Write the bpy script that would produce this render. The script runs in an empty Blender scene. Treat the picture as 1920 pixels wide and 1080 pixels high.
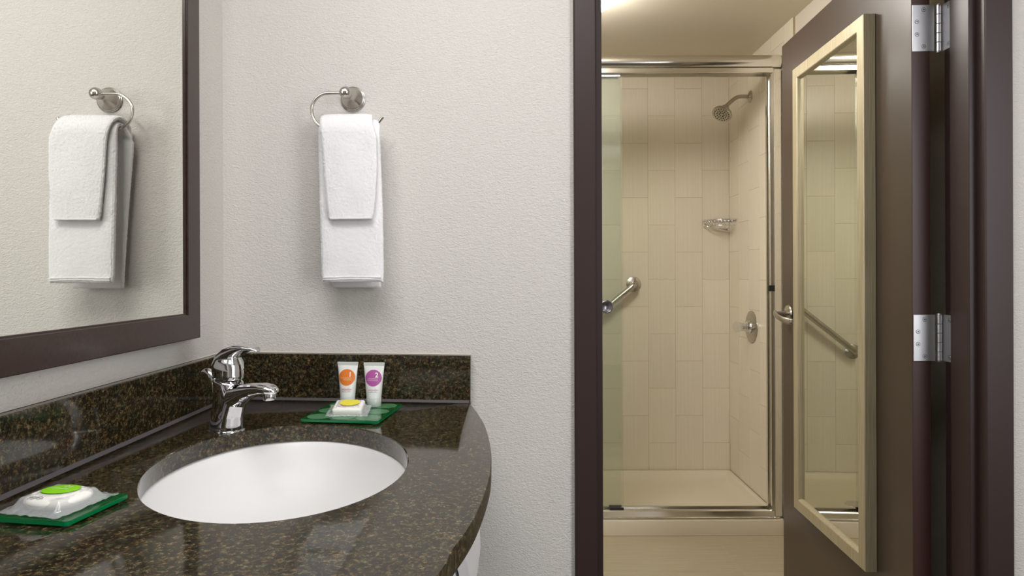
import bpy, bmesh, math, random
from mathutils import Vector, Matrix, noise
random.seed(7)
SC = bpy.context.scene
COL = SC.collection
PI = math.pi

# ------------------------------------------------------------------ camera
F_PX, PPX, PPY, EYE, ROLL = 1240.0, 964.0, 512.0, 1.18, 0.0035
cam_d = bpy.data.cameras.new('camera'); cam = bpy.data.objects.new('camera', cam_d); COL.objects.link(cam)
cam.matrix_world = Matrix.Translation((0, 0, EYE)) @ Matrix.Rotation(PI/2, 4, 'X') @ Matrix.Rotation(-ROLL, 4, 'Z')
cam_d.sensor_fit = 'HORIZONTAL'; cam_d.sensor_width = 36.0
cam_d.lens = F_PX / 1920.0 * 36.0
cam_d.shift_x = (960 - PPX) / 1920.0
cam_d.shift_y = (PPY - 540) / 1920.0
cam_d.clip_start = 0.02
SC.camera = cam

# ------------------------------------------------------------------ world, lights, exposure
w = bpy.data.worlds.new('world'); SC.world = w; w.use_nodes = True
w.node_tree.nodes['Background'].inputs[0].default_value = (0.9, 0.93, 1.0, 1)
w.node_tree.nodes['Background'].inputs[1].default_value = 0.3
def area_light(name, loc, target, sx, sy, power, color, spread=PI):
    d = bpy.data.lights.new(name, 'AREA'); d.shape = 'RECTANGLE'; d.size = sx; d.size_y = sy
    d.energy = power; d.color = color; d.spread = spread
    o = bpy.data.objects.new(name, d); COL.objects.link(o); o.location = loc
    o.rotation_euler = (Vector(target) - Vector(loc)).to_track_quat('-Z', 'Y').to_euler()
    return o
# fixture above the vanity mirror, the ceiling lamp of the vanity room, an added fill light at the right behind the camera
area_light('vanity_light', (-0.56, 0.72, 2.20), (0.1, 1.0, 1.0), 0.12, 0.8, 8.0, (0.99, 0.98, 0.97))
area_light('ceiling_light', (-0.05, 0.25, 2.40), (-0.1, 0.4, 0.0), 0.8, 0.8, 13.5, (0.98, 0.985, 0.99))
area_light('right_fill', (1.86, -0.55, 1.45), (-0.7, 1.0, 1.0), 1.3, 1.6, 58, (0.95, 0.97, 1.0))
# added soft fill that brightens the bathroom, unseen left of the doorway view
area_light('bathroom_fill', (-0.15, 2.05, 2.15), (0.9, 3.0, 0.8), 0.5, 0.5, 5.6, (1.0, 0.96, 0.90))
SC.view_settings.view_transform = 'Standard'
SC.view_settings.look = 'None'
SC.view_settings.exposure = 0.0
SC.view_settings.gamma = 1.0
SC.view_settings.use_curve_mapping = False
SC.cycles.max_bounces = 10
SC.cycles.transparent_max_bounces = 16
SC.cycles.caustics_reflective = False
SC.cycles.caustics_refractive = False

# ------------------------------------------------------------------ pixel rays (measuring the photograph)
def ray(px, py):
    a, b = px - PPX, py - PPY
    xa = a*math.cos(ROLL) - b*math.sin(ROLL); ya = a*math.sin(ROLL) + b*math.cos(ROLL)
    return Vector((xa/F_PX, 1.0, -ya/F_PX))
def on_plane(px, py, co, no):
    d = ray(px, py); e = Vector((0, 0, EYE)); no = Vector(no)
    return e + d * ((Vector(co) - e).dot(no) / d.dot(no))
def at_depth(px, py, Y):
    return on_plane(px, py, (0, Y, 0), (0, 1, 0))

# ------------------------------------------------------------------ materials
def lin(c):
    r = []
    for v in c:
        v = v/255.0
        r.append(v/12.92 if v <= 0.04045 else ((v+0.055)/1.055)**2.4)
    return (*r, 1.0)
def new_mat(name):
    m = bpy.data.materials.new(name); m.use_nodes = True
    return m, m.node_tree, m.node_tree.nodes['Principled BSDF']
def link(nt, a, ai, b, bi): nt.links.new(a.outputs[ai], b.inputs[bi])
def plain(name, rgb, rough=0.5, metal=0.0, coat=0.0, spec=0.5, emit=None):
    m, nt, b = new_mat(name)
    b.inputs['Base Color'].default_value = lin(rgb); b.inputs['Roughness'].default_value = rough
    b.inputs['Metallic'].default_value = metal; b.inputs['Coat Weight'].default_value = coat
    b.inputs['Specular IOR Level'].default_value = spec
    if emit:
        b.inputs['Emission Color'].default_value = emit[0]; b.inputs['Emission Strength'].default_value = emit[1]
    return m
def coords(nt, scale=(1, 1, 1), rot=(0, 0, 0)):
    t = nt.nodes.new('ShaderNodeTexCoord'); mp = nt.nodes.new('ShaderNodeMapping')
    mp.inputs['Scale'].default_value = scale; mp.inputs['Rotation'].default_value = rot
    link(nt, t, 'Object', mp, 0); return mp
def nz(nt, mp, scale, detail=3, rough=0.5, dist=0.0):
    n = nt.nodes.new('ShaderNodeTexNoise'); n.inputs['Scale'].default_value = scale
    n.inputs['Detail'].default_value = detail; n.inputs['Roughness'].default_value = rough
    n.inputs['Distortion'].default_value = dist; link(nt, mp, 0, n, 'Vector'); return n
def ramp(nt, src, si, stops):
    r = nt.nodes.new('ShaderNodeValToRGB'); link(nt, src, si, r, 0)
    el = r.color_ramp.elements
    while len(el) < len(stops): el.new(0.5)
    for e, (p, c) in zip(el, stops): e.position = p; e.color = c
    return r
def bump(nt, b, src, si, strength, dist):
    n = nt.nodes.new('ShaderNodeBump'); n.inputs['Strength'].default_value = strength
    n.inputs['Distance'].default_value = dist; link(nt, src, si, n, 'Height'); link(nt, n, 0, b, 'Normal'); return n
def mixc(nt, fac, fi, a, b_, mode='MIX'):
    m = nt.nodes.new('ShaderNodeMix'); m.data_type = 'RGBA'; m.blend_type = mode
    if fac is None: m.inputs[0].default_value = fi
    else: link(nt, fac, fi, m, 0)
    for i, v in ((6, a), (7, b_)):
        if isinstance(v, tuple) and len(v) == 2: nt.links.new(v[0].outputs[v[1]], m.inputs[i])
        else: m.inputs[i].default_value = v
    return m

def mat_wall(name, rgb, bs=1.0, dist=0.0034):
    m, nt, b = new_mat(name); mp = coords(nt, (1, 1, 1.7))
    n1 = nz(nt, mp, 120, 4, 0.65, 0.7); n2 = nz(nt, mp, 260, 2, 0.5)
    mx = mixc(nt, None, 0.35, (n1, 0), (n2, 0))
    b.inputs['Base Color'].default_value = lin(rgb); b.inputs['Roughness'].default_value = 0.72
    b.inputs['Specular IOR Level'].default_value = 0.25
    bump(nt, b, mx, 2, bs, dist); return m
M = {}
M['wall'] = mat_wall('textured_white_wall', (222, 217, 211))
M['bath_wall'] = mat_wall('textured_bathroom_wall', (214, 205, 190), 0.5)
M['ceiling'] = plain('ceiling_paint', (226, 216, 196), 0.8)
M['ceiling_main'] = plain('white_ceiling_paint', (230, 228, 224), 0.8)

def mat_granite(name, rough=0.075, spec=0.62):
    m, nt, b = new_mat(name); mp = coords(nt)
    n1 = nz(nt, mp, 150, 6, 0.80, 0.2)
    a = ramp(nt, n1, 0, [(0.36, lin((16, 12, 8))), (0.45, lin((36, 29, 19))), (0.52, lin((64, 52, 33))), (0.59, lin((98, 82, 55))), (0.70, lin((148, 136, 108)))])
    b2 = ramp(nt, n1, 0, [(0.36, lin((15, 14, 11))), (0.46, lin((34, 32, 23))), (0.53, lin((57, 54, 37))), (0.60, lin((86, 83, 58))), (0.71, lin((140, 135, 110)))])
    hue = nz(nt, mp, 60, 3, 0.6, 0.6); hr = ramp(nt, hue, 0, [(0.44, (0, 0, 0, 1)), (0.58, (1, 1, 1, 1))])
    mx = mixc(nt, hr, 0, (a, 0), (b2, 0))
    v = nt.nodes.new('ShaderNodeTexVoronoi'); v.inputs['Scale'].default_value = 420; link(nt, mp, 0, v, 'Vector')
    sep = nt.nodes.new('ShaderNodeSeparateColor'); link(nt, v, 'Color', sep, 0)
    vr = ramp(nt, sep, 0, [(0.0, (0.45, 0.45, 0.45, 1)), (0.5, (0.95, 0.95, 0.95, 1)), (1.0, (1.5, 1.4, 1.25, 1))])
    mx2 = mixc(nt, None, 0.75, (mx, 2), (vr, 0), 'MULTIPLY')
    link(nt, mx2, 2, b, 'Base Color'); b.inputs['Roughness'].default_value = rough
    b.inputs['Specular IOR Level'].default_value = spec
    return m
M['granite'] = mat_granite('dark_green_granite')
M['granite_edge'] = mat_granite('honed_granite_edge', 0.45, 0.3)
M['caulk'] = plain('grey_caulk', (76, 70, 73), 0.45)
M['caulk_white'] = plain('white_caulk', (205, 200, 190), 0.5)
M['porcelain'] = plain('white_porcelain', (240, 238, 237), 0.38)
M['chrome'] = plain('chrome', (225, 225, 228), 0.05, 1.0)
M['nickel'] = plain('brushed_nickel', (190, 185, 177), 0.25, 1.0)
M['aluminium'] = plain('polished_aluminium', (222, 219, 212), 0.17, 1.0)
M['steel'] = plain('hinge_steel', (205, 205, 208), 0.38, 0.85)
M['black'] = plain('black_rubber', (14, 13, 13), 0.5)
M['hole'] = plain('dark_hole', (22, 20, 20), 0.6)
M['mirror'] = plain('mirror_silver', (252, 252, 246), 0.0, 1.0)
M['mirror_door'] = plain('door_mirror_silver', (232, 233, 224), 0.0, 1.0)

def mat_wood_dark():
    m, nt, b = new_mat('espresso_wood'); mp = coords(nt, (6, 60, 60))
    n = nz(nt, mp, 3, 4, 0.6, 0.3)
    r = ramp(nt, n, 0, [(0.3, lin((34, 20, 16))), (0.7, lin((58, 34, 27)))])
    link(nt, r, 0, b, 'Base Color'); b.inputs['Roughness'].default_value = 0.3
    b.inputs['Coat Weight'].default_value = 0.3; b.inputs['Coat Roughness'].default_value = 0.15; return m
M['espresso'] = mat_wood_dark()
M['frame_paint'] = plain('dark_plum_brown_paint', (58, 44, 42), 0.38, spec=0.36)
M['door_paint'] = plain('dark_brown_door_paint', (70, 57, 47), 0.33)
M['door_edge'] = plain('reddish_brown_door_edge', (66, 43, 39), 0.4)

def mat_champagne():
    m, nt, b = new_mat('champagne_silver_frame'); mp = coords(nt, (300, 300, 6))
    n = nz(nt, mp, 1, 3, 0.6)
    r = ramp(nt, n, 0, [(0.35, lin((172, 161, 132))), (0.65, lin((198, 187, 158)))])
    link(nt, r, 0, b, 'Base Color'); b.inputs['Roughness'].default_value = 0.42; b.inputs['Metallic'].default_value = 0.45
    bump(nt, b, n, 0, 0.15, 0.0006); return m
M['champagne'] = mat_champagne()

def mat_tile(name, a, c, sx, sy, sz, rough=0.32, rb=0.1):
    m, nt, b = new_mat(name); mp = coords(nt, (sx, sy, sz))
    oi = nt.nodes.new('ShaderNodeObjectInfo'); comb = nt.nodes.new('ShaderNodeVectorMath'); comb.operation = 'ADD'
    sc = nt.nodes.new('ShaderNodeVectorMath'); sc.operation = 'SCALE'; sc.inputs[3].default_value = 0.37
    link(nt, oi, 'Location', sc, 0); link(nt, mp, 0, comb, 0); link(nt, sc, 0, comb, 1)
    n = nz(nt, comb, 1, 4, 0.6)
    r = ramp(nt, n, 0, [(0.3, lin(a)), (0.7, lin(c))])
    hv = nt.nodes.new('ShaderNodeHueSaturation'); link(nt, r, 0, hv, 'Color')
    mr = nt.nodes.new('ShaderNodeMapRange'); link(nt, oi, 'Random', mr, 0)
    mr.inputs[3].default_value = 0.97; mr.inputs[4].default_value = 1.03; link(nt, mr, 0, hv, 'Value')
    link(nt, hv, 0, b, 'Base Color'); b.inputs['Roughness'].default_value = rough
    bump(nt, b, n, 0, rb, 0.0008); return m
M['wall_tile'] = mat_tile('cream_striated_wall_tile', (220, 210, 190), (230, 220, 202), 260, 260, 3)
M['floor_tile'] = mat_tile('tan_striated_floor_tile', (158, 146, 120), (175, 163, 136), 5, 220, 5, 0.4)
M['grout'] = plain('beige_grout', (186, 170, 138), 0.8)
M['pan'] = plain('cream_shower_pan', (214, 203, 180), 0.3)
M['curb'] = plain('white_shower_curb', (224, 214, 198), 0.3)
M['carpet'] = plain('dark_carpet', (58, 52, 46), 0.95)

def thin_glass(name, tint, gloss=0.0, f0=0.08, haze=None):
    m, nt, b = new_mat(name); nt.nodes.remove(b)
    out = nt.nodes['Material Output']
    tr = nt.nodes.new('ShaderNodeBsdfTransparent'); tr.inputs[0].default_value = tint
    gl = nt.nodes.new('ShaderNodeBsdfGlossy'); gl.inputs['Roughness'].default_value = gloss
    # same reflectance seen from either side of a pane
    lw = nt.nodes.new('ShaderNodeLayerWeight'); lw.inputs[0].default_value = 0.5
    pw = nt.nodes.new('ShaderNodeMath'); pw.operation = 'POWER'; link(nt, lw, 1, pw, 0); pw.inputs[1].default_value = 5.0
    fr = nt.nodes.new('ShaderNodeMath'); fr.operation = 'MULTIPLY_ADD'; link(nt, pw, 0, fr, 0)
    fr.inputs[1].default_value = 0.9; fr.inputs[2].default_value = 0.04
    mx = nt.nodes.new('ShaderNodeMixShader'); link(nt, fr, 0, mx, 0)
    last = tr
    if haze:
        df = nt.nodes.new('ShaderNodeBsdfDiffuse'); df.inputs[0].default_value = haze[1]
        m2 = nt.nodes.new('ShaderNodeMixShader'); m2.inputs[0].default_value = haze[0]
        link(nt, tr, 0, m2, 1); link(nt, df, 0, m2, 2); last = m2
    link(nt, last, 0, mx, 1); link(nt, gl, 0, mx, 2); link(nt, mx, 0, out, 0)
    return m
M['glass'] = thin_glass('greenish_shower_glass', (0.958, 0.972, 0.948, 1), 0.0, haze=(0.03, (0.62, 0.68, 0.62, 1)))
M['green_glass'] = thin_glass('green_glass', (0.12, 0.68, 0.30, 1), 0.03, haze=(0.32, lin((16, 128, 62))))
M['green_edge'] = thin_glass('green_glass_edge', (0.04, 0.5, 0.2, 1), 0.1, haze=(0.6, lin((0, 150, 88))))
M['frosted_green'] = thin_glass('frosted_green_glass', (0.3, 0.7, 0.4, 1), 0.3, haze=(0.7, lin((86, 160, 106))))
M['wrap'] = thin_glass('clear_soap_wrap', (0.97, 0.97, 0.97, 1), 0.12, haze=(0.20, (1.0, 1.0, 1.0, 1)))
M['acrylic'] = thin_glass('clear_acrylic', (0.93, 0.93, 0.92, 1), 0.05, haze=(0.08, (0.9, 0.9, 0.88, 1)))
M['soap'] = plain('white_soap', (246, 243, 236), 0.4)
M['tube'] = plain('white_plastic_tube', (238, 238, 234), 0.32)
M['cap'] = plain('milky_cap', (200, 206, 200), 0.3)
M['orange'] = plain('orange_label', (226, 124, 44), 0.45)
M['purple'] = plain('purple_label', (176, 84, 156), 0.45)
M['lime'] = plain('lime_label', (142, 218, 22), 0.35)
M['yellow'] = plain('yellow_label', (238, 226, 62), 0.4)
M['ink_white'] = plain('white_ink', (248, 246, 240), 0.5)
M['ink_grey'] = plain('grey_ink', (120, 118, 120), 0.5)
M['ink_pink'] = plain('pink_ink', (222, 138, 132), 0.5)
M['ink_grey_lt'] = plain('pale_ink', (214, 170, 200), 0.5)
M['ink_orange_lt'] = plain('pale_orange_ink', (246, 190, 140), 0.5)
M['lamp_glass'] = plain('lit_lamp_glass', (255, 250, 240), 0.3, emit=((1.0, 0.965, 0.92, 1), 46.0))

def mat_terry():
    m, nt, b = new_mat('white_terry_cloth'); mp = coords(nt)
    v = nt.nodes.new('ShaderNodeTexVoronoi'); v.inputs['Scale'].default_value = 520; link(nt, mp, 0, v, 'Vector')
    n = nz(nt, mp, 300, 3, 0.7)
    mx = mixc(nt, None, 0.5, (v, 0), (n, 0))
    b.inputs['Base Color'].default_value = lin((246, 244, 244)); b.inputs['Roughness'].default_value = 0.95
    b.inputs['Specular IOR Level'].default_value = 0.1
    b.inputs['Sheen Weight'].default_value = 0.4
    b.inputs['Subsurface Weight'].default_value = 0.0
    bump(nt, b, mx, 2, 0.4, 0.0010); return m
M['terry'] = mat_terry()
M['hem'] = plain('white_woven_hem', (240, 238, 238), 0.85)

# ------------------------------------------------------------------ object helpers
def obj(name, bm, mat, parent=None, origin=None, smooth=False, auto=None):
    """link bm (world coordinates) as one mesh object"""
    me = bpy.data.meshes.new(name)
    bmesh.ops.recalc_face_normals(bm, faces=bm.faces)
    if parent is not None: off = Vector(parent['_o'])
    elif origin is not None: off = Vector(origin)
    else:
        xs = [v.co for v in bm.verts]
        off = Vector(((min(c.x for c in xs)+max(c.x for c in xs))/2, (min(c.y for c in xs)+max(c.y for c in xs))/2, min(c.z for c in xs)))
    bmesh.ops.translate(bm, verts=bm.verts, vec=-off)
    bm.to_mesh(me); bm.free()
    if smooth:
        for p in me.polygons: p.use_smooth = True
    mats = mat if isinstance(mat, (list, tuple)) else [mat]
    for mm in mats: me.materials.append(mm)
    o = bpy.data.objects.new(name, me); COL.objects.link(o)
    if auto is not None:
        me.set_sharp_from_angle(angle=math.radians(auto))
    if parent is not None: o.parent = parent
    else: o.location = off
    o['_o'] = list(off)
    return o
def tag(o, label=None, cat=None, group=None, kind=None):
    if label: o['label'] = label
    if cat: o['category'] = cat
    if group: o['group'] = group
    if kind: o['kind'] = kind
    return o
def thing(name, loc, label=None, cat=None, group=None, kind=None):
    o = bpy.data.objects.new(name, None); COL.objects.link(o); o.location = loc; o['_o'] = list(loc)
    o.empty_display_size = 0.05
    return tag(o, label, cat, group, kind)
def box_bm(lo, hi, bev=0.0, seg=2, bm=None):
    own = bm is None
    b2 = bmesh.new()
    r = bmesh.ops.create_cube(b2, size=1.0)
    for v in b2.verts:
        v.co = Vector((lo[0] + (v.co.x+0.5)*(hi[0]-lo[0]), lo[1] + (v.co.y+0.5)*(hi[1]-lo[1]), lo[2] + (v.co.z+0.5)*(hi[2]-lo[2])))
    if bev: bmesh.ops.bevel(b2, geom=b2.edges[:], offset=bev, segments=seg, affect='EDGES', profile=0.5)
    if own: return b2
    join(bm, b2); return bm
def join(bm, b2, mtx=None):
    if mtx is not None: bmesh.ops.transform(b2, matrix=mtx, verts=b2.verts)
    vm = {v: bm.verts.new(v.co) for v in b2.verts}
    for f in b2.faces:
        try: nf = bm.faces.new([vm[v] for v in f.verts]); nf.material_index = f.material_index; nf.smooth = f.smooth
        except ValueError: pass
    b2.free(); return bm
def loft(rings, cap=True, bm=None, closed=True, loop=False):
    bm = bm or bmesh.new(); R = []
    for rg in rings: R.append([bm.verts.new(p) for p in rg])
    n = len(R[0]); m = len(R)
    for i in range(m if loop else m-1):
        a, b = R[i], R[(i+1) % m]
        for j in range(n if closed else n-1):
            k = (j+1) % n
            bm.faces.new((a[j], a[k], b[k], b[j]))
    if cap and closed and not loop: bm.faces.new(R[0][::-1]); bm.faces.new(R[-1])
    return bm
def prism(poly, z0, z1, bm=None):
    """poly in XY extruded in z"""
    return loft([[Vector((x, y, z0)) for x, y in poly], [Vector((x, y, z1)) for x, y in poly]], bm=bm)
def frames(path):
    T = []
    for i in range(len(path)):
        a = path[max(i-1, 0)]; b = path[min(i+1, len(path)-1)]; T.append((b-a).normalized())
    up = Vector((0, 0, 1)) if abs(T[0].z) < 0.9 else Vector((1, 0, 0))
    n = (up - T[0]*up.dot(T[0])).normalized(); out = []
    for t in T:
        n = (n - t*n.dot(t)).normalized(); out.append((t, n, t.cross(n)))
    return out
def tube(path, r, n=14, bm=None, cap=True):
    path = [Vector(p) for p in path]; fr = frames(path); rings = []
    for i, (t, a, b) in enumerate(fr):
        rr = r[i] if isinstance(r, (list, tuple)) else r
        rings.append([path[i] + (a*math.cos(2*PI*k/n) + b*math.sin(2*PI*k/n))*rr for k in range(n)])
    return loft(rings, cap=cap, bm=bm)
def lathe(prof, origin, axis, n=32, bm=None, cap=True):
    """prof = [(distance along axis, radius)]"""
    axis = Vector(axis).normalized(); up = Vector((0, 0, 1)) if abs(axis.z) < 0.9 else Vector((1, 0, 0))
    a = (up - axis*up.dot(axis)).normalized(); b = axis.cross(a); o = Vector(origin)
    rings = [[o + axis*h + (a*math.cos(2*PI*k/n) + b*math.sin(2*PI*k/n))*max(r, 1e-5) for k in range(n)] for h, r in prof]
    return loft(rings, cap=cap, bm=bm)
def spline(pts, per=8, closed=False):
    P = [Vector(p) for p in pts]; out = []; n = len(P)
    rng = range(n) if closed else range(n-1)
    for i in rng:
        g = lambda k: P[k % n] if closed else P[min(max(k, 0), n-1)]
        p0, p1, p2, p3 = g(i-1), g(i), g(i+1), g(i+2)
        for j in range(per):
            t = j/per
            out.append(0.5*((2*p1) + (-p0+p2)*t + (2*p0-5*p1+4*p2-p3)*t*t + (-p0+3*p1-3*p2+p3)*t**3))
    if not closed: out.append(P[-1])
    return out
def structure(name, bm, mat, **k):
    return tag(obj(name, bm, mat, **k), kind='structure')

# ================================================================== THE SHELL
XL = -0.704                                   # face of the left wall
def yw(x): return 1.495 + 0.06*(1.057 - x)    # face of the wall with the doorway (it runs slightly out of square)
TH = 0.118
Wd = Vector((1, -0.06, 0)).normalized(); Wn = Vector((0.06, 1, 0)).normalized()   # along the wall, into the wall
WO = Vector((XL, yw(XL), 0))
def W(u, n, z): return WO + Wd*u + Wn*n + Vector((0, 0, z))
def wpx(px, py, n):                            # pixel -> (u, z) on the plane n in front of/behind the wall face
    p = on_plane(px, py, WO + Wn*n, Wn); q = p - WO
    return q.dot(Wd), p.z
HC = 2.44
bm = bmesh.new()
for x0, x1, z0, z1 in ((XL-0.1, 0.15, 0, HC), (1.108, 1.9, 0, HC), (0.15, 1.108, 2.085, HC)):
    prism([(x0, yw(x0)), (x1, yw(x1)), (x1, yw(x1)+TH), (x0, yw(x0)+TH)], z0, z1, bm)
structure('wall_back', bm, M['wall'], origin=(0, 1.5, 0))
structure('wall_left', box_bm((XL-0.1, -2.5, 0), (XL, yw(XL), HC)), M['wall'], origin=(XL, 0, 0))
structure('wall_right', box_bm((1.9, -2.5, 0), (2.0, yw(1.9)+TH, HC)), M['wall'])
structure('wall_rear', box_bm((XL-0.1, -2.6, 0), (2.0, -2.5, HC)), M['wall'])
structure('ceiling', box_bm((XL-0.1, -2.5, HC), (2.0, yw(XL)+TH, HC+0.06)), M['ceiling_main'])
structure('floor', box_bm((XL-0.1, -2.5, -0.06), (2.0, yw(XL)+TH, 0.0)), M['carpet'])
# bathroom shell
BX, TX, TY = 1.215, 1.205, 3.70               # right drywall, right tile face, back tile face
YF = 1.60
HB = 2.28
structure('wall_bathroom_right', box_bm((BX, 1.60, 0), (BX+0.08, TY+0.1, HB)), M['bath_wall'])
structure('wall_bathroom_left', box_bm((-0.40, 1.68, 0), (-0.32, TY+0.1, HB)), M['bath_wall'])
structure('ceiling_bathroom', prism([(-0.40, 1.695), (1.295, 1.60), (1.295, TY+0.1), (-0.40, TY+0.1)], HB, HB+0.05), M['ceiling'])
bf = structure('floor_bathroom', box_bm((-0.40, 1.705, -0.07), (BX, 2.97, -0.0009)), M['grout'], origin=(0.4, 2.3, 0))

# ---- tiles: every tile a part of its wall or floor
def frustum_mesh(name, w_, h_, d_, mat, axis):
    """tile w x h, thickness d towards the room, centred at its back face; axis 'y': faces -Y, 'x': faces -X, '-x': faces +X, 'z': faces up"""
    g, e = 0.0008, 0.0009
    bm = bmesh.new(); R = []
    for t, ins in ((0, g), (d_-e*0.6, g), (d_, g+e)):
        a, b = w_/2-ins, h_/2-ins
        R.append([(-a, -b, t), (a, -b, t), (a, b, t), (-a, b, t)])
    f = {'y': lambda p: Vector((p[0], -p[2], p[1])), 'x': lambda p: Vector((-p[2], p[0], p[1])),
         '-x': lambda p: Vector((p[2], p[0], p[1])), 'z': lambda p: Vector((p[0], p[1], p[2]))}[axis]
    loft([[f(p) for p in r] for r in R], bm=bm)
    bmesh.ops.recalc_face_normals(bm, faces=bm.faces)
    me = bpy.data.meshes.new(name); bm.to_mesh(me); bm.free(); me.materials.append(mat); return me
_cache = {}
def add_tile(parent, loc, w_, h_, d_, mat, axis):
    k = (round(w_, 4), round(h_, 4), d_, axis, mat.name)
    if k not in _cache: _cache[k] = frustum_mesh('tile', w_, h_, d_, mat, axis)
    o = bpy.data.objects.new('tile', _cache[k]); COL.objects.link(o); o.parent = parent
    o.location = Vector(loc) - Vector(parent['_o']); return o
TW, TTH, ZB = 0.1515, 0.3048, 0.075
wsb = structure('wall_shower_back', box_bm((-0.40, TY+0.0009, 0), (BX, TY+0.08, HB)), M['grout'], origin=(0.4, TY, 0))
def columns(z_half):
    z = ZB; first = True; out = []
    while z < HB-0.002:
        h = TTH/2 if (first and z_half) else TTH
        h = min(h, HB - z); out.append((z, h)); z += h; first = False
    return out
c = 0; x = TX
while x > -0.31:
    ww = min(TW, x + 0.31)
    for z, h in columns(c % 2 == 0): add_tile(wsb, (x-ww/2, TY+0.0095, z+h/2), ww, h, 0.0095, M['wall_tile'], 'y')
    x -= ww; c += 1
    if ww < TW: break
wsr = structure('wall_shower_right', box_bm((TX+0.0009, 2.8505, 0), (BX, TY+0.0009, HB)), M['grout'], origin=(TX, 3.2, 0))
c = 0; y = TY
while y > 2.851:
    ww = min(TW, y - 2.85)
    base = ZB if y > 2.96 else 0.0
    for z, h in columns(c % 2 == 1):
        add_tile(wsr, (TX+0.0095, y-ww/2, z+h/2), ww, h, 0.0095, M['wall_tile'], 'x')
    if y - ww < 2.94: add_tile(wsr, (TX+0.0095, 2.85+0.05, ZB/2), 0.10, ZB, 0.0095, M['wall_tile'], 'x')
    y -= ww; c += 1
wsl = structure('wall_shower_left', box_bm((-0.32, 2.93, 0), (-0.3109, TY+0.0009, HB)), M['grout'], origin=(-0.31, 3.2, 0))
c = 0; y = TY
while y > 2.94:
    ww = min(TW, y - 2.93)
    for z, h in columns(c % 2 == 1): add_tile(wsl, (-0.3205, y-ww/2, z+h/2), ww, h, 0.0105, M['wall_tile'], '-x')
    y -= ww; c += 1
# floor tiles
ys = [2.962, 2.608, 2.151, 1.72]
xs = [BX, 0.895, 0.285, -0.32]
for i in range(3):
    for j in range(3):
        add_tile(bf, ((xs[j]+xs[j+1])/2, (ys[i]+ys[i+1])/2, -0.008), xs[j]-xs[j+1], ys[i]-ys[i+1], 0.008, M['floor_tile'], 'z')
structure('trim_1', prism([(0.14, yw(0.14)+0.0), (1.118, yw(1.118)), (1.118, yw(1.118)+TH), (0.14, yw(0.14)+TH)], -0.004, 0.004), plain('stone_threshold', (150, 140, 125), 0.4))

# ---- steel door frame
dfm = thing('trim_2', (0.62, 1.55, 0), kind='structure', label='dark plum brown steel frame around the bathroom doorway')
R_ = [(1.118, 1.499), (1.118, 1.481), (1.115, 1.4785), (1.060, 1.482), (1.057, 1.485), (1.057, 1.510), (1.0415, 1.511), (1.0405, 1.5125),
      (1.0405, 1.577), (1.0575, 1.577), (1.0575, 1.622), (1.070, 1.622), (1.118, 1.620)]
obj('jamb', prism(R_, 0, 2.085), M['frame_paint'], dfm)
L_ = [(0.140, 1.552), (0.140, 1.5385), (0.143, 1.536), (0.189, 1.534), (0.192, 1.537), (0.192, 1.562), (0.2075, 1.5625), (0.2085, 1.564),
      (0.2085, 1.628), (0.192, 1.628), (0.192, 1.674), (0.140, 1.677)]
obj('jamb', prism(L_, 0, 2.085), M['frame_paint'], dfm)
obj('head', prism([(0.192, 1.537), (1.057, 1.485), (1.057, 1.622), (0.192, 1.674)], 2.035, 2.10), M['frame_paint'], dfm)

# ================================================================== DOOR
def xd(y): return 0.981 + 0.0358*(y - 1.63)   # door face nearer the doorway (mirror side)
Dd = Vector((0.0358, 1, 0)).normalized(); Dn = Vector((1, -0.0358, 0)).normalized()  # along the door, through the door
DO = Vector((xd(1.63), 1.63, 0))
def D(s, n, z): return DO + Dd*s + Dn*n + Vector((0, 0, z))
door = thing('door_1', (1.05, 1.637, 0), kind='structure', label='dark brown bathroom door standing open inward, long mirror on it')
def dbox(s0, s1, n0, n1, z0, z1, bev=0.0, bm=None):
    b2 = box_bm((s0, n0, z0), (s1, n1, z1), bev)
    mt = Matrix.Identity(4)
    for i in range(3):
        mt[i][0] = Dd[i]; mt[i][1] = Dn[i]; mt[i][3] = DO[i]
    mt[2][2] = 1; mt[0][2] = mt[1][2] = 0
    bmesh.ops.transform(b2, matrix=mt, verts=b2.verts)
    if bm is None: return b2
    return join(bm, b2)
b = dbox(0, 0.862, 0, 0.0445, 0.012, 2.03, 0.0012)
for f in b.faces:
    if f.calc_center_median().y < 1.6315: f.material_index = 1
obj('door_panel', b, [M['door_paint'], M['door_edge']], door)
# lever handle
hz = 1.027
hc = D(0.795, 0, hz)
hd = obj('door_handle', lathe([(0, 0.0), (0.0, 0.032), (0.004, 0.0335), (0.009, 0.031), (0.011, 0.022), (0.014, 0.0125), (0.022, 0.011), (0.05, 0.0105), (0.052, 0.0)], hc, -Dn, 36), M['nickel'], door, smooth=True, auto=40)
bm = bmesh.new(); pts = [hc - Dn*0.052 + Vector((0, 0, 0.004)), hc - Dn*0.058 - Dd*0.012 + Vector((0, 0, 0.003)), hc - Dn*0.060 - Dd*0.035 + Vector((0, 0, -0.004)),
       hc - Dn*0.054 - Dd*0.070 + Vector((0, 0, -0.014)), hc - Dn*0.040 - Dd*0.098 + Vector((0, 0, -0.020)), hc - Dn*0.024 - Dd*0.104 + Vector((0, 0, -0.021))]
sp = spline(pts, 6); fr = frames(sp); rings = []
for i, p in enumerate(sp):
    t = fr[i][0]; up = Vector((0, 0, 1)); side = t.cross(up).normalized()
    hw = 0.0105; hn = 0.0045
    rings.append([p + up*math.copysign(abs(math.sin(2*PI*k/16))**0.6, math.sin(2*PI*k/16))*hw + side*math.copysign(abs(math.cos(2*PI*k/16))**0.6, math.cos(2*PI*k/16))*hn for k in range(16)])
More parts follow.
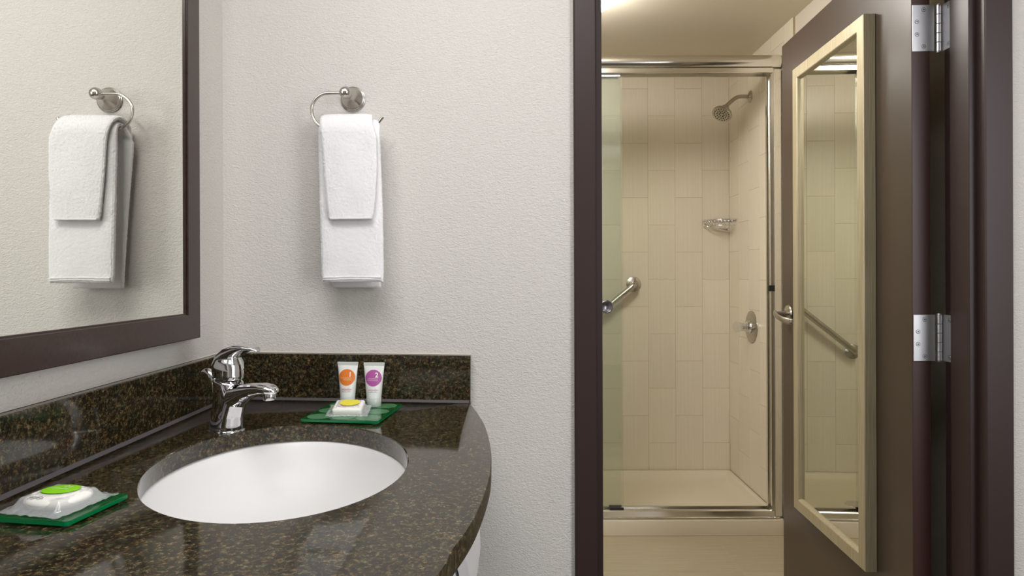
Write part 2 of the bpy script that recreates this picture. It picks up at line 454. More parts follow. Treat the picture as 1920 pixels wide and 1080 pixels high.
obj('lever', loft(rings, bm=bm), M['nickel'], hd, smooth=True, auto=50)
# the same handle rose on the far face
obj('handle_rose', lathe([(0, 0.0), (0, 0.032), (0.008, 0.031), (0.011, 0.012), (0.045, 0.0105), (0.046, 0.0)], D(0.795, 0.0445, hz), Dn, 28), M['nickel'], hd, smooth=True, auto=40)
# hinges
def hinge(zc, mat):
    hx, hy = 1.0505, 1.6345
    h = 0.1143/2
    hg = obj('hinge', dbox(-0.0028, -0.0002, 0.0015, 0.0535, zc-h, zc+h, 0.0006), mat, door)
    obj('hinge_leaf', box_bm((1.0552, 1.588, zc-h), (1.0578, 1.629, zc+h), 0.0005), mat, hg)
    bm = bmesh.new(); seg = 2*h/5
    px_, py_ = 1.0475, 1.631
    for k in range(5):
        z0 = zc - h + k*seg
        lathe([(0.0004, 0.0), (0.0004, 0.0062), (0.0010, 0.0068), (seg-0.0010, 0.0068), (seg-0.0004, 0.0062), (seg-0.0004, 0.0)], (px_, py_, z0), (0, 0, 1), 20, bm)
    lathe([(0, 0.0), (0, 0.006), (0.0025, 0.0055), (0.004, 0.0)], (px_, py_, zc+h), (0, 0, 1), 18, bm)
    lathe([(0, 0.0), (0, 0.006), (0.0025, 0.0055), (0.004, 0.0)], (px_, py_, zc-h), (0, 0, -1), 18, bm)
    obj('knuckle', bm, mat, hg, smooth=True, auto=35)
    def screw(c_, nrm, right):
        s = obj('screw', lathe([(0, 0.0), (0, 0.0042), (0.0008, 0.0038), (0.0009, 0.0)], c_, nrm, 18), mat, hg, smooth=True, auto=30)
        bm = bmesh.new(); nrm = Vector(nrm).normalized(); rt = Vector(right).normalized(); upv = Vector((0, 0, 1))
        ang = random.random()*1.5
        for q in (0, PI/2):
            a_ = rt*math.cos(ang+q) + upv*math.sin(ang+q); b_ = nrm.cross(a_)
            c0 = Vector(c_) + nrm*0.00095
            bm.faces.new([bm.verts.new(c0 + a_*sx*0.0024 + b_*sy*0.0006) for sx, sy in ((-1, -1), (1, -1), (1, 1), (-1, 1))])
        join(bm, lathe([(0.0, 0.0044), (0.00022, 0.0052)], Vector(c_), nrm, 18, cap=False))
        me_ = obj('screw_slot', bm, M['hole'], hg)
    for n_, dz in ((0.0265, 0.045), (0.0105, 0.0155), (0.0105, -0.0155), (0.0265, -0.045)):
        screw(D(-0.0028, n_+0.0015, zc+dz), -Dd, Dn)
    for dz in (0.045, -0.045, ):
        screw(Vector((1.0552, 1.6035, zc+dz)), (-1, 0, 0), (0, 1, 0))
hinge(1.779, M['steel']); hinge(1.017, M['steel']); hinge(0.26, M['steel'])

# ---- long mirror on the door
dm = thing('door_mirror', tuple(D(0.42, -0.017, 0.361)), 'tall narrow mirror in champagne frame hung on the open dark brown door', 'mirror')
s0, s1, z0, z1 = 0.173, 0.675, 0.361, 1.884
def rail_profile(t):  # (inset from outer edge, height off the door)
    return t
prof = [(0.0, 0.001), (0.0, 0.031), (0.0015, 0.033), (0.036, 0.033), (0.0385, 0.031), (0.043, 0.020), (0.043, 0.001)]
def mitred(prof, corners, P):
    """four rails; corners (s,z) order BL BR TR TL; P(s, height, z)"""
    out = []
    (a0, b0), (a1, b1) = corners
    cs = [(a0, b0), (a1, b0), (a1, b1), (a0, b1)]; ins = [(1, 1), (-1, 1), (-1, -1), (1, -1)]
    for i in range(4):
        j = (i+1) % 4; rings = []
        for (cx_, cz_), (ix, iz) in ((cs[i], ins[i]), (cs[j], ins[j])):
            rings.append([P(cx_ + ix*t, h_, cz_ + iz*t) for t, h_ in prof])
        out.append(loft(rings))
    return out
for r_ in mitred(prof, ((s0, z0), (s1, z1)), lambda s, h_, z: D(s, -h_, z)): obj('frame_rail', r_, M['champagne'], dm)
obj('glass', dbox(s0+0.034, s1-0.034, -0.021, -0.016, z0+0.034, z1-0.034), M['mirror_door'], dm)
obj('backing', dbox(s0+0.030, s1-0.030, -0.0155, 0.0, z0+0.030, z1-0.030), M['black'], dm)

# ================================================================== SHOWER
# pan with curb
bm = bmesh.new()
X0, X1, Y0, Y1 = -0.309, TX-0.001, 2.96, TY-0.001
def rect(x0, x1, y0, y1, z): return [Vector((x0, y0, z)), Vector((x1, y0, z)), Vector((x1, y1, z)), Vector((x0, y1, z))]
def rrect(x0, x1, y0, y1, z, r, n=6):
    out = []
    for cx_, cy_, a0 in ((x1-r, y0+r, -PI/2), (x1-r, y1-r, 0), (x0+r, y1-r, PI/2), (x0+r, y0+r, PI)):
        for k in range(n+1): a = a0 + PI/2*k/n; out.append(Vector((cx_ + r*math.cos(a), cy_ + r*math.sin(a), z)))
    return out
rings = [rrect(X0, X1, Y0, Y1, 0.0, 0.003), rrect(X0, X1, Y0, Y1, 0.066, 0.003), rrect(X0+0.002, X1-0.001, Y0+0.003, Y1-0.001, 0.073, 0.003),
         rrect(X0+0.006, X1-0.003, Y0+0.010, Y1-0.003, 0.0765, 0.004), rrect(X0+0.020, X1-0.020, Y0+0.095, Y1-0.016, 0.0765, 0.02),
         rrect(X0+0.026, X1-0.026, Y0+0.101, Y1-0.022, 0.071, 0.02), rrect(X0+0.032, X1-0.032, Y0+0.108, Y1-0.030, 0.052, 0.03),
         rrect(X0+0.055, X1-0.055, Y0+0.130, Y1-0.060, 0.036, 0.05), rrect(X0+0.09, X1-0.09, Y0+0.16, Y1-0.10, 0.032, 0.06), rrect(X0+0.35, X1-0.45, Y0+0.30, Y1-0.30, 0.026, 0.05)]
pan = obj('shower_pan', loft(rings, bm=bm), M['pan'], smooth=True, auto=50)
tag(pan, 'cream shower pan with raised front curb beyond the bathroom floor', 'shower pan')
dr = obj('drain', lathe([(0, 0.0), (0, 0.05), (0.003, 0.048), (0.0035, 0.0)], (0.35, 3.33, 0.0255), (0, 0, 1), 28), M['chrome'], pan, smooth=True, auto=40)
cs_ = obj('curb_seam', box_bm((X0+0.01, 2.9595, 0.0), (X1, 2.9602, 0.0035)), M['grout'], pan)

# framed sliding shower door
sd = thing('shower_door', (0.45, 2.99, 0.0766), 'clear glass bypass shower door in polished metal frame on the curb', 'shower door')
xe = 1.196
def xprism(prof, x0, x1, bm=None):   # prof (y, z)
    return loft([[Vector((x0, y, z)) for y, z in prof], [Vector((x1, y, z)) for y, z in prof]], bm=bm)
hp = []
for k in range(15):
    a = -PI/2 + PI*k/14
    hp.append((2.972 - 0.026*math.cos(a), 2.125 + 0.030*math.sin(a)))
hp += [(3.03, 2.155), (3.03, 2.098), ]
obj('header_rail', xprism(hp, -0.309, xe), M['aluminium'], sd, smooth=True, auto=40)
obj('header_lip', xprism([(2.956, 2.094), (2.956, 2.074), (2.960, 2.072), (2.964, 2.090), (3.022, 2.090), (3.022, 2.074), (3.028, 2.074), (3.028, 2.094)], -0.309, xe-0.035), M['aluminium'], sd)
obj('bottom_track', xprism([(2.963, 0.0775), (2.961, 0.081), (2.966, 0.084), (2.968, 0.108), (2.972, 0.112), (2.984, 0.112), (2.986, 0.094), (3.018, 0.094), (3.020, 0.112), (3.030, 0.112), (3.032, 0.0775)], -0.309, xe-0.01), M['aluminium'], sd, smooth=True, auto=30)
bm = box_bm((1.167, 2.962, 0.085), (1.198, 2.968, 2.09), 0.001)
obj('wall_jamb', bm, M['aluminium'], sd)
bm = prism([(1.153, 2.966), (1.167, 2.964), (1.167, 3.028), (1.153, 3.028), (1.153, 3.012), (1.160, 3.010), (1.160, 2.982), (1.153, 2.980)], 0.112, 2.09)
obj('jamb_channel', bm, M['aluminium'], sd)
obj('wall_jamb', box_bm((-0.309, 2.964, 0.085), (-0.285, 3.028, 2.09), 0.001), M['aluminium'], sd)
obj('bumper', box_bm((1.141, 2.956, 1.094), (1.166, 2.982, 1.121), 0.002), M['black'], sd)
for yy, xr, xl in ((2.974, 0.488, -0.27), (3.006, 0.484, -0.28)):
    gp = obj('glass_panel', box_bm((xl, yy, 0.116), (xr, yy+0.006, 2.085), 0.0008, 1), M['glass'], sd)
    obj('bottom_guide', box_bm((0.428, yy-0.002, 0.112), (xr+0.001, yy+0.008, 0.122)), M['hole'], gp)
    obj('top_hanger', box_bm((0.30, yy-0.002, 2.062), (xr-0.008, yy+0.008, 2.078)), M['steel'], gp)
kn = at_depth(1137, 575, 2.968)
obj('knob', lathe([(0, 0.0), (0, 0.012), (0.003, 0.012), (0.004, 0.025), (0.009, 0.0300), (0.014, 0.029), (0.016, 0.0255), (0.013, 0.021), (0.0115, 0.0)], (kn.x, 2.974, kn.z), (0, -1, 0), 32), plain('smoky_knob', (118, 118, 126), 0.2, 0.8), sd, smooth=True, auto=40)
kn2 = (kn.x, 2.970, kn.z)

# shower head
sh = thing('overhead_shower', (TX, 3.365, 2.073), 'chrome shower head on bent arm high on the tiled shower wall', 'shower head')
obj('flange', lathe([(0, 0.0), (0, 0.032), (0.003, 0.031), (0.008, 0.022), (0.012, 0.012), (0.013, 0.0)], (TX, 3.365, 2.073), (-1, 0, 0), 28), M['nickel'], sh, smooth=True, auto=40)
ap = spline([(TX-0.003, 3.365, 2.073), (TX-0.045, 3.362, 2.074), (TX-0.075, 3.360, 2.066), (TX-0.105, 3.357, 2.043), (TX-0.135, 3.354, 2.015)], 6)
obj('arm', tube(ap, 0.0098, 14), M['nickel'], sh, smooth=True)
ax = Vector((-0.46, -0.40, -0.78)).normalized(); ho = Vector((TX-0.130, 3.354, 2.020))
hd_ = obj('head', lathe([(0, 0.0), (0, 0.012), (0.004, 0.017), (0.014, 0.019), (0.019, 0.016), (0.024, 0.018), (0.034, 0.033), (0.044, 0.047), (0.052, 0.051), (0.058, 0.050), (0.060, 0.045), (0.058, 0.0)], ho, ax, 36), M['nickel'], sh, smooth=True, auto=40)
bm = bmesh.new(); a_ = ax.orthogonal().normalized(); b_ = ax.cross(a_)
for rr, nn in ((0.012, 6), (0.024, 12), (0.037, 18)):
    for k in range(nn):
        p = ho + ax*0.0585 + (a_*math.cos(2*PI*k/nn) + b_*math.sin(2*PI*k/nn))*rr
        lathe([(0, 0.0036), (0.0022, 0.0026), (0.0023, 0.0)], p, ax, 8, bm, cap=False)
tag(obj('nozzles', bm, M['hole'], hd_), kind='stuff')
obj('selector', box_bm((0, 0, 0), (1, 1, 1)) if False else tube([ho + ax*0.048 - a_*0.049, ho + ax*0.048 - a_*0.058], 0.004, 10), M['nickel'], hd_, smooth=True, auto=40)
# mixing valve
vz = 0.902; vy = 3.358
va = thing('shower_valve', (TX, vy, vz), 'round chrome shower mixing valve with clear handle on tiled wall', 'shower valve')
obj('escutcheon', lathe([(0, 0.0), (0, 0.083), (0.003, 0.082), (0.007, 0.072), (0.009, 0.05), (0.010, 0.0)], (TX, vy, vz), (-1, 0, 0), 44), M['nickel'], va, smooth=True, auto=30)
obj('hub', lathe([(0.008, 0.0), (0.008, 0.030), (0.012, 0.032), (0.020, 0.027), (0.032, 0.026), (0.034, 0.022), (0.050, 0.020), (0.052, 0.0)], (TX, vy, vz), (-1, 0, 0), 32), M['chrome'], va, smooth=True, auto=35)
obj('handle', lathe([(0.050, 0.0), (0.050, 0.019), (0.056, 0.024), (0.082, 0.026), (0.088, 0.022), (0.089, 0.0)], (TX, vy, vz), (-1, 0, 0), 10), M['acrylic'], va)
obj('handle_lever', tube([(TX-0.022, vy-0.028, vz+0.004), (TX-0.024, vy-0.075, vz+0.002), (TX-0.020, vy-0.095, vz+0.008)], [0.006, 0.005, 0.004], 10), M['acrylic'], va, smooth=True)
# grab bar
g0 = at_depth(1191, 533, TY-0.05); g1 = Vector((0.205, TY-0.05, 0.742))
gb = thing('grab_bar', (g0.x, TY, g0.z), 'stainless grab bar sloping across the back shower tiles', 'grab bar')
for p in (g0, g1):
    obj('flange', lathe([(0, 0.0), (0, 0.041), (0.004, 0.041), (0.006, 0.036), (0.009, 0.035), (0.012, 0.028), (0.014, 0.018), (0.016, 0.0)], (p.x, TY, p.z), (0, -1, 0), 36), M['nickel'], gb, smooth=True, auto=35)
d_ = (g1-g0).normalized()
ep = lambda p, s: [Vector((p.x, TY-0.010, p.z)), Vector((p.x, TY-0.028, p.z)) , Vector((p.x, TY-0.042, p.z)) + d_*s*0.006, Vector((p.x, TY-0.050, p.z)) + d_*s*0.022]
pp = ep(g0, 1); qq = ep(g1, -1)
obj('bar', tube(spline(pp + [g0 + d_*0.1, g1 - d_*0.1] + qq[::-1], 6), 0.0158, 20), M['nickel'], gb, smooth=True)
# corner basket
bz = at_depth(1345, 413, 3.64).z
bk = thing('corner_basket', (TX, TY, bz-0.05), 'small chrome wire soap basket in the shower corner', 'basket')
def arc(rx, ry, z, n=16, ins=0.004):
    return [Vector((TX-ins - rx*math.cos(PI/2*k/n), TY-ins - ry*math.sin(PI/2*k/n), z)) for k in range(n+1)]
rx, ry = 0.148, 0.118
obj('top_rail', tube([Vector((TX-0.004-rx, TY-0.004, bz))] + [p for p in arc(rx, ry, bz)] + [Vector((TX-0.004, TY-0.004-ry, bz))], 0.0045, 10), M['chrome'], bk, smooth=True)
obj('back_rail', tube([(TX-0.004-rx, TY-0.005, bz), (TX-0.006, TY-0.005, bz), (TX-0.006, TY-0.02, bz), (TX-0.005, TY-0.004-ry, bz)], 0.003, 8), M['chrome'], bk, smooth=True)
obj('bottom_rail', tube(arc(rx*0.95, ry*0.95, bz-0.030), 0.0024, 8), M['chrome'], bk, smooth=True)
a1_, a2_ = arc(rx, ry, bz, 12), arc(rx*0.95, ry*0.95, bz-0.030, 12)
for k in range(1, 12):
    obj('wire', tube([a1_[k], a2_[k]], 0.0016, 6), M['chrome'], bk, smooth=True)
for k in range(1, 7):
    t = k/7; yy = TY-0.004-ry*0.95*t; half = rx*0.95*math.sqrt(1-t*t)
    obj('floor_wire', tube([(TX-0.006-0.012*t, TY-0.006-0.012*t, bz-0.056+0.010*t), (TX-0.004-rx*0.95*math.cos(PI/2*t), TY-0.004-ry*0.95*math.sin(PI/2*t), bz-0.031)], 0.0016, 6), M['chrome'], bk, smooth=True)

# bathroom ceiling lamp
lc = (0.235, 2.53)
lamp = thing('ceiling_lamp', (lc[0], lc[1], HB), 'lit frosted glass dome lamp on the bathroom ceiling', 'ceiling lamp')
obj('dome', lathe([(0.012, 0.0), (0.012, 0.187), (0.020, 0.190), (0.035, 0.184), (0.062, 0.155), (0.085, 0.110), (0.100, 0.055), (0.105, 0.0)], (lc[0], lc[1], HB), (0, 0, -1), 48), M['lamp_glass'], lamp, smooth=True, auto=40)
obj('base', lathe([(0, 0.0), (0, 0.175), (0.012, 0.175), (0.0125, 0.0)], (lc[0], lc[1], HB), (0, 0, -1), 40), M['nickel'], lamp, smooth=True, auto=40)
for k in range(3):
    a = 0.85 + k*2*PI/3; cx_, cy_ = lc[0] + 0.190*math.cos(a), lc[1] + 0.190*math.sin(a)
    obj('clip', tube([(cx_, cy_, HB), (cx_+0.006*math.cos(a), cy_+0.006*math.sin(a), HB-0.02), (cx_-0.004*math.cos(a), cy_-0.004*math.sin(a), HB-0.036)], 0.005, 10), M['nickel'], lamp, smooth=True)

# ================================================================== VANITY
ZC = 0.879
TILT = Matrix.Translation((-0.35, 1.0, ZC)) @ Matrix.Rotation(0.008, 4, 'Y') @ Matrix.Translation((0.35, -1.0, -ZC))
def tilt(o):
    bpy.context.view_layer.update()
    o.matrix_world = TILT @ o.matrix_world
    return o
# countertop outline
edge = [(-0.103, 1.542), (-0.088, 1.475), (-0.073, 1.40), (-0.059, 1.32), (-0.047, 1.212), (-0.039, 1.105), (-0.037, 1.015), (-0.039, 0.95), (-0.043, 0.889),
        (-0.050, 0.819), (-0.059, 0.765), (-0.068, 0.724), (-0.076, 0.668), (-0.105, 0.58), (-0.155, 0.50), (-0.24, 0.43), (-0.36, 0.385), (-0.50, 0.365), (-0.702, 0.36)]
eo = [(p.x, p.y) for p in spline([(x, y, 0) for x, y in edge], 6)]
outer = [(-0.103, yw(-0.103)-0.001)] + eo + [(-0.7035, 0.36), (-0.7035, yw(-0.7035)-0.001)]
SKC = Vector((-0.371, 1.057, 0)); la = Vector((0.2465, -0.969, 0)); sa = Vector((0.969, 0.2465, 0))
def sink_ring(scale, z, n=72, add=0.0, shift=Vector((0, 0, 0))):
    return [SKC + shift + la*((0.2611+add)*scale*math.cos(2*PI*k/n)) + sa*((0.197+add)*scale*math.sin(2*PI*k/n)) + Vector((0, 0, z)) for k in range(n)]
def inset(poly, d):
    out = []; n = len(poly)
    for i in range(n):
        p0, p1, p2 = Vector(poly[i-1]), Vector(poly[i]), Vector(poly[(i+1) % n])
        t1 = (p1-p0); t2 = (p2-p1)
        if t1.length < 1e-9 or t2.length < 1e-9: out.append(tuple(p1)); continue
        t1.normalize(); t2.normalize(); n1 = Vector((-t1.y, t1.x)); n2 = Vector((-t2.y, t2.x)); nn = (n1+n2)
        nn = nn/max(nn.dot(n1), 0.3) if nn.length > 1e-6 else n1
        out.append(tuple(p1 - nn*d))
    return out
# outer runs clockwise (seen from above) -> inside lies on the right
def slab(outer, hole, z0, z1, r=0.003):
    bm = bmesh.new()
    rin = inset(outer, r)
    O = [[bm.verts.new((x, y, z)) for x, y in pl] for pl, z in ((rin, z1), (inset(outer, r*0.3), z1-r*0.3), (outer, z1-r), (outer, z0+r), (rin, z0))]
    for a, b in zip(O[:-1], O[1:]):
        for i in range(len(a)): bm.faces.new((a[i], a[(i+1) % len(a)], b[(i+1) % len(a)], b[i]))
    if hole:
        Hh = [[bm.verts.new(p) for p in hole(z, e)] for z, e in ((z1, 0.0015), (z1-0.0015, 0.0), (z0, 0.0))]
        for a, b in zip(Hh[:-1], Hh[1:]):
            for i in range(len(a)): bm.faces.new((a[i], a[(i+1) % len(a)], b[(i+1) % len(a)], b[i]))
    for oi, hi in ((0, 0), (-1, -1)):
        es = []
        for L in ([O[oi]] + ([Hh[hi]] if hole else [])):
            for i in range(len(L)):
                e = bm.edges.get((L[i], L[(i+1) % len(L)]))
                if e: es.append(e)
        bmesh.ops.triangle_fill(bm, use_beauty=True, use_dissolve=False, edges=es)
    return bm
bm = slab(outer, lambda z, e: sink_ring(1.0, z, add=e), ZC-0.031, ZC)
for f in bm.faces:
    f.normal_update(); c0 = f.calc_center_median() - SKC; c0.z = 0
    if abs(f.normal.z) < 0.8 and math.hypot(c0.dot(la.normalized())/0.2611, c0.dot(sa.normalized())/0.197) > 1.08: f.material_index = 1
ct = obj('countertop', bm, [M['granite'], M['granite_edge']], origin=(-0.4, 1.0, ZC-0.031), smooth=True, auto=28)
tag(ct, 'bow-fronted dark granite vanity countertop with oval sink cutout', 'countertop'); tilt(ct)
# backsplashes
ZS = 0.989
def splash(name, poly, label):
    o = obj(name, loft([[Vector((x, y, ZC+0.0005)) for x, y in poly], [Vector((x, y, ZS-0.0015)) for x, y in poly], [Vector((x, y, ZS)) for x, y in inset(poly, 0.0015)]]), M['granite'])
    return tag(o, label, 'backsplash')
ub = 0.020
sb_poly = [(XL+0.001, yw(XL)-0.001), (-0.1035, yw(-0.1035)-0.001), (-0.1035, yw(-0.1035)-ub), (XL+0.001, yw(XL)-ub)]
s1_ = splash('backsplash', sb_poly, 'dark granite backsplash under the hanging towel, behind the two tubes')
c_ = obj('caulk', loft([[Vector((x, y, z)) for x, y, z in ((xx, yw(xx)-ub, ZC+0.006), (xx, yw(xx)-ub-0.0055, ZC+0.0005), (xx, yw(xx)-ub, ZC+0.0005))] for xx in (XL+0.021, -0.106)]), M['caulk'], s1_)
c_ = obj('caulk_line', loft([[Vector((x, y, z)) for x, y, z in ((xx, yw(xx)-0.0005, ZS+0.003), (xx, yw(xx)-0.004, ZS+0.0005), (xx, yw(xx)-0.0005, ZS+0.0005))] for xx in (XL+0.002, -0.1035)]), M['caulk_white'], s1_)
tilt(s1_)
sl_poly = [(XL+0.001, yw(XL)-ub-0.0022), (XL+0.020, yw(XL)-ub-0.0022), (XL+0.020, 0.362), (XL+0.001, 0.362)]
s2_ = splash('backsplash', sl_poly, 'long dark granite backsplash below the framed mirror')
obj('caulk', loft([[Vector((XL+0.020, y, ZC+0.0055)), Vector((XL+0.0262, y, ZC+0.0005)), Vector((XL+0.020, y, ZC+0.0005))] for y in (0.37, yw(XL)-ub-0.004)]), M['caulk'], s2_)
obj('caulk_line', loft([[Vector((XL+0.0005, y, ZS+0.003)), Vector((XL+0.004, y, ZS+0.0005)), Vector((XL+0.0005, y, ZS+0.0005))] for y in (0.37, yw(XL)-ub-0.004)]), M['caulk_white'], s2_)
tilt(s2_)
# basin
prof = [(1.06, -0.0315), (1.0, -0.0318), (0.985, -0.036), (0.965, -0.050), (0.93, -0.075), (0.86, -0.105), (0.74, -0.130), (0.58, -0.147), (0.38, -0.156), (0.18, -0.160), (0.085, -0.161)]
rings = [sink_ring(s, ZC+z, add=0.004 if s > 0.9 else 0) for s, z in prof]
outp = [(0.085, -0.170), (0.4, -0.168), (0.78, -0.145), (0.97, -0.09), (1.0, -0.045), (1.06, -0.040)]
rings += [sink_ring(s, ZC+z, add=0.010) for s, z in outp]
bs = obj('sink_basin', loft(rings, cap=False, loop=True), M['porcelain'], smooth=True, origin=(SKC.x, SKC.y, ZC-0.17))
tag(bs, 'white oval undermount sink basin set in the dark granite', 'sink')
obj('drain', lathe([(0, 0.0), (0, 0.022), (0.004, 0.026), (0.0055, 0.022), (0.004, 0.014), (0.007, 0.012), (0.0075, 0.0)], (SKC.x, SKC.y, ZC-0.1655), (0, 0, 1), 28), M['chrome'], bs, smooth=True, auto=40)
tilt(bs)

# ---- faucet
FO = Vector((-0.556, 1.275, ZC)); th_ = math.radians(34)
FA = Vector((math.cos(th_), -math.sin(th_), 0)); FB = Vector((math.sin(th_), math.cos(th_), 0))
def Fp(a, l, z): return FO + FA*a + FB*l + Vector((0, 0, z))
fc = thing('faucet', tuple(FO), 'chrome single lever faucet at the corner of the oval sink', 'faucet')
def sect(ca, cz, ang, ha, hw, n=28, p=2.3, sharp_top=0.0):
    """elliptic section centred (ca,cz); its normal points at ang (0 = up, 90 = forward)"""
    A_ = math.radians(ang); ta, tz = math.cos(A_), -math.sin(A_)     # in-plane axis
    out = []
    for k in range(n):
        t = 2*PI*k/n; c_, s_ = math.cos(t), math.sin(t)
        e = 2/p; x_ = math.copysign(abs(c_)**e, c_)*ha; y_ = math.copysign(abs(s_)**e, s_)*hw
        out.append(Fp(ca + ta*x_, y_, cz + tz*x_))
    return out
b1 = loft([sect(0.001, 0.000, 0, 0.0360, 0.0285), sect(0.001, 0.010, 0, 0.0350, 0.0275), sect(0.003, 0.028, 0, 0.0345, 0.0260), sect(0.009, 0.048, 4, 0.0350, 0.0250), sect(0.012, 0.064, 8, 0.0365, 0.0250),
           sect(0.009, 0.082, 8, 0.0325, 0.0255), sect(0.006, 0.094, 6, 0.0290, 0.0250), sect(0.006, 0.099, 6, 0.022, 0.020)])
b2 = loft([sect(-0.010, 0.050, 35, 0.020, 0.020), sect(0.012, 0.058, 48, 0.026, 0.0235), sect(0.035, 0.068, 62, 0.022, 0.022), sect(0.060, 0.0775, 72, 0.0165, 0.0200),
           sect(0.090, 0.086, 78, 0.0125, 0.0185), sect(0.118, 0.0905, 84, 0.0105, 0.0175), sect(0.136, 0.0905, 92, 0.0092, 0.0155), sect(0.147, 0.0885, 100, 0.0065, 0.0105), sect(0.151, 0.0870, 104, 0.002, 0.004)])
join(b1, b2)
o = obj('body', b1, M['chrome'], fc)
md = o.modifiers.new('fuse', 'REMESH'); md.mode = 'VOXEL'; md.voxel_size = 0.0013; md.use_smooth_shade = True
md = o.modifiers.new('soften', 'SMOOTH'); md.factor = 0.5; md.iterations = 14
obj('aerator', lathe([(0, 0.0), (0, 0.0100), (0.004, 0.0110), (0.012, 0.0108), (0.0135, 0.0095), (0.014, 0.0)], Fp(0.133, 0, 0.0845), Fp(0.10, 0, -1) - Fp(0, 0, 0), 28), M['chrome'], fc, smooth=True, auto=40)
# lever: a hollow-looking hood that sweeps up and forward
b1 = loft([sect(0.008, 0.100, 4, 0.0305, 0.0250), sect(0.008, 0.106, 2, 0.0315, 0.0255), sect(0.008, 0.120, 6, 0.0310, 0.0250), sect(0.009, 0.134, 14, 0.0285, 0.0235), sect(0.014, 0.146, 20, 0.018, 0.016)])
b2 = loft([sect(-0.021, 0.104, 34, 0.005, 0.017), sect(-0.015, 0.122, 40, 0.0090, 0.0225), sect(-0.001, 0.138, 52, 0.0125, 0.0240), sect(0.018, 0.149, 62, 0.0125, 0.0235), sect(0.044, 0.158, 74, 0.0100, 0.0210),
           sect(0.070, 0.1625, 90, 0.0055, 0.0170), sect(0.088, 0.1615, 102, 0.0035, 0.0120), sect(0.100, 0.1575, 112, 0.0015, 0.005)])
join(b1, b2)
o = obj('lever', b1, M['chrome'], fc)
md = o.modifiers.new('fuse', 'REMESH'); md.mode = 'VOXEL'; md.voxel_size = 0.0011; md.use_smooth_shade = True
md = o.modifiers.new('soften', 'SMOOTH'); md.factor = 0.5; md.iterations = 10
obj('set_screw', lathe([(0, 0.0), (0, 0.0032), (0.001, 0.003), (0.0012, 0.0)], Fp(0.020, -0.0165, 0.115), -FB*0.9 + FA*0.45, 14), M['hole'], fc, smooth=True, auto=40)
obj('base_ring', loft([sect(0.001, 0.0002, 0, 0.0380, 0.0305), sect(0.001, 0.002, 0, 0.0375, 0.0300), sect(0.001, 0.0028, 0, 0.0355, 0.028)]), M['chrome'], fc, smooth=True, auto=50)
# lift rod behind
lr = obj('lift_rod', tube(spline([Fp(-0.036, 0.0, 0.026), Fp(-0.039, 0, 0.050), Fp(-0.043, 0, 0.072), Fp(-0.046, 0, 0.084)], 6), 0.0028, 12), M['chrome'], fc, smooth=True)
sp = spline([Fp(-0.0455, 0, 0.080), Fp(-0.049, 0, 0.094), Fp(-0.057, 0, 0.103), Fp(-0.070, 0, 0.104), Fp(-0.088, 0, 0.097)], 6); n_ = len(sp)
obj('rod_knob', tube(sp, [0.0032 + 0.0052*math.sin(PI*min(1, (i/n_)*1.0))**0.8 if i < n_-1 else 0.0012 for i in range(n_)], 14), M['chrome'], lr, smooth=True)
tilt(fc)

# ---- vanity mirror on the left wall
XF = -0.668
vm = thing('vanity_mirror', (XL, 0.9, 1.0475), 'large wall mirror in wide espresso wood frame above granite', 'mirror')
prof = [(0.0, 0.0), (0.0, 0.0345), (0.0015, 0.036), (0.0515, 0.036), (0.053, 0.0348), (0.053, 0.0325), (0.0560, 0.0325), (0.0560, 0.012)]
ya, yb, za, zb = 0.42, 1.408, 1.0450, 2.02
for r_ in mitred([(t*0.97, h_) for t, h_ in prof], ((ya, za), (yb, zb)), lambda s, h_, z: Vector((XL + h_, s, z))): obj('frame_rail', r_, M['espresso'], vm)
obj('glass', box_bm((XL+0.0265, ya+0.045, za+0.045), (XL+0.030, yb-0.045, zb-0.045)), M['mirror'], vm)
obj('backing', box_bm((XL+0.002, ya+0.040, za+0.040), (XL+0.026, yb-0.040, zb-0.040)), M['black'], vm)

# ---- towel ring
ec = wpx(662, 186, -0.002); u0, zr = ec
tr = thing('towel_ring', tuple(W(u0, 0, zr)), 'brushed nickel open towel ring on the textured white wall', 'towel ring')
obj('wall_plate', lathe([(0, 0.0), (0, 0.0295), (0.003, 0.0298), (0.004, 0.0278), (0.007, 0.0275), (0.008, 0.0255), (0.011, 0.0250), (0.018, 0.0185), (0.026, 0.0115), (0.034, 0.0088), (0.038, 0.008), (0.039, 0.0)], W(u0, 0, zr), -Wn, 44), M['nickel'], tr, smooth=True, auto=28)
obj('post', lathe([(0.036, 0.0), (0.036, 0.008), (0.042, 0.0085), (0.048, 0.0115), (0.056, 0.0140), (0.064, 0.0135), (0.070, 0.0100), (0.073, 0.005), (0.0735, 0.0)], W(u0, 0, zr), -Wn, 32), M['nickel'], tr, smooth=True, auto=60)
RN = -0.057
rp = [(650, 175), (625, 174.5), (607, 176), (594, 184), (586, 196), (584.5, 208), (588, 222), (597, 234), (612, 241), (640, 243), (680, 243), (697, 240), (709, 230), (718, 219)]
rp3 = []
for px_, py_ in rp:
    u_, z_ = wpx(px_, py_, RN); rp3.append(W(u_, RN, z_))
obj('ring', tube(spline(rp3, 8), 0.0036, 14), M['nickel'], tr, smooth=True)

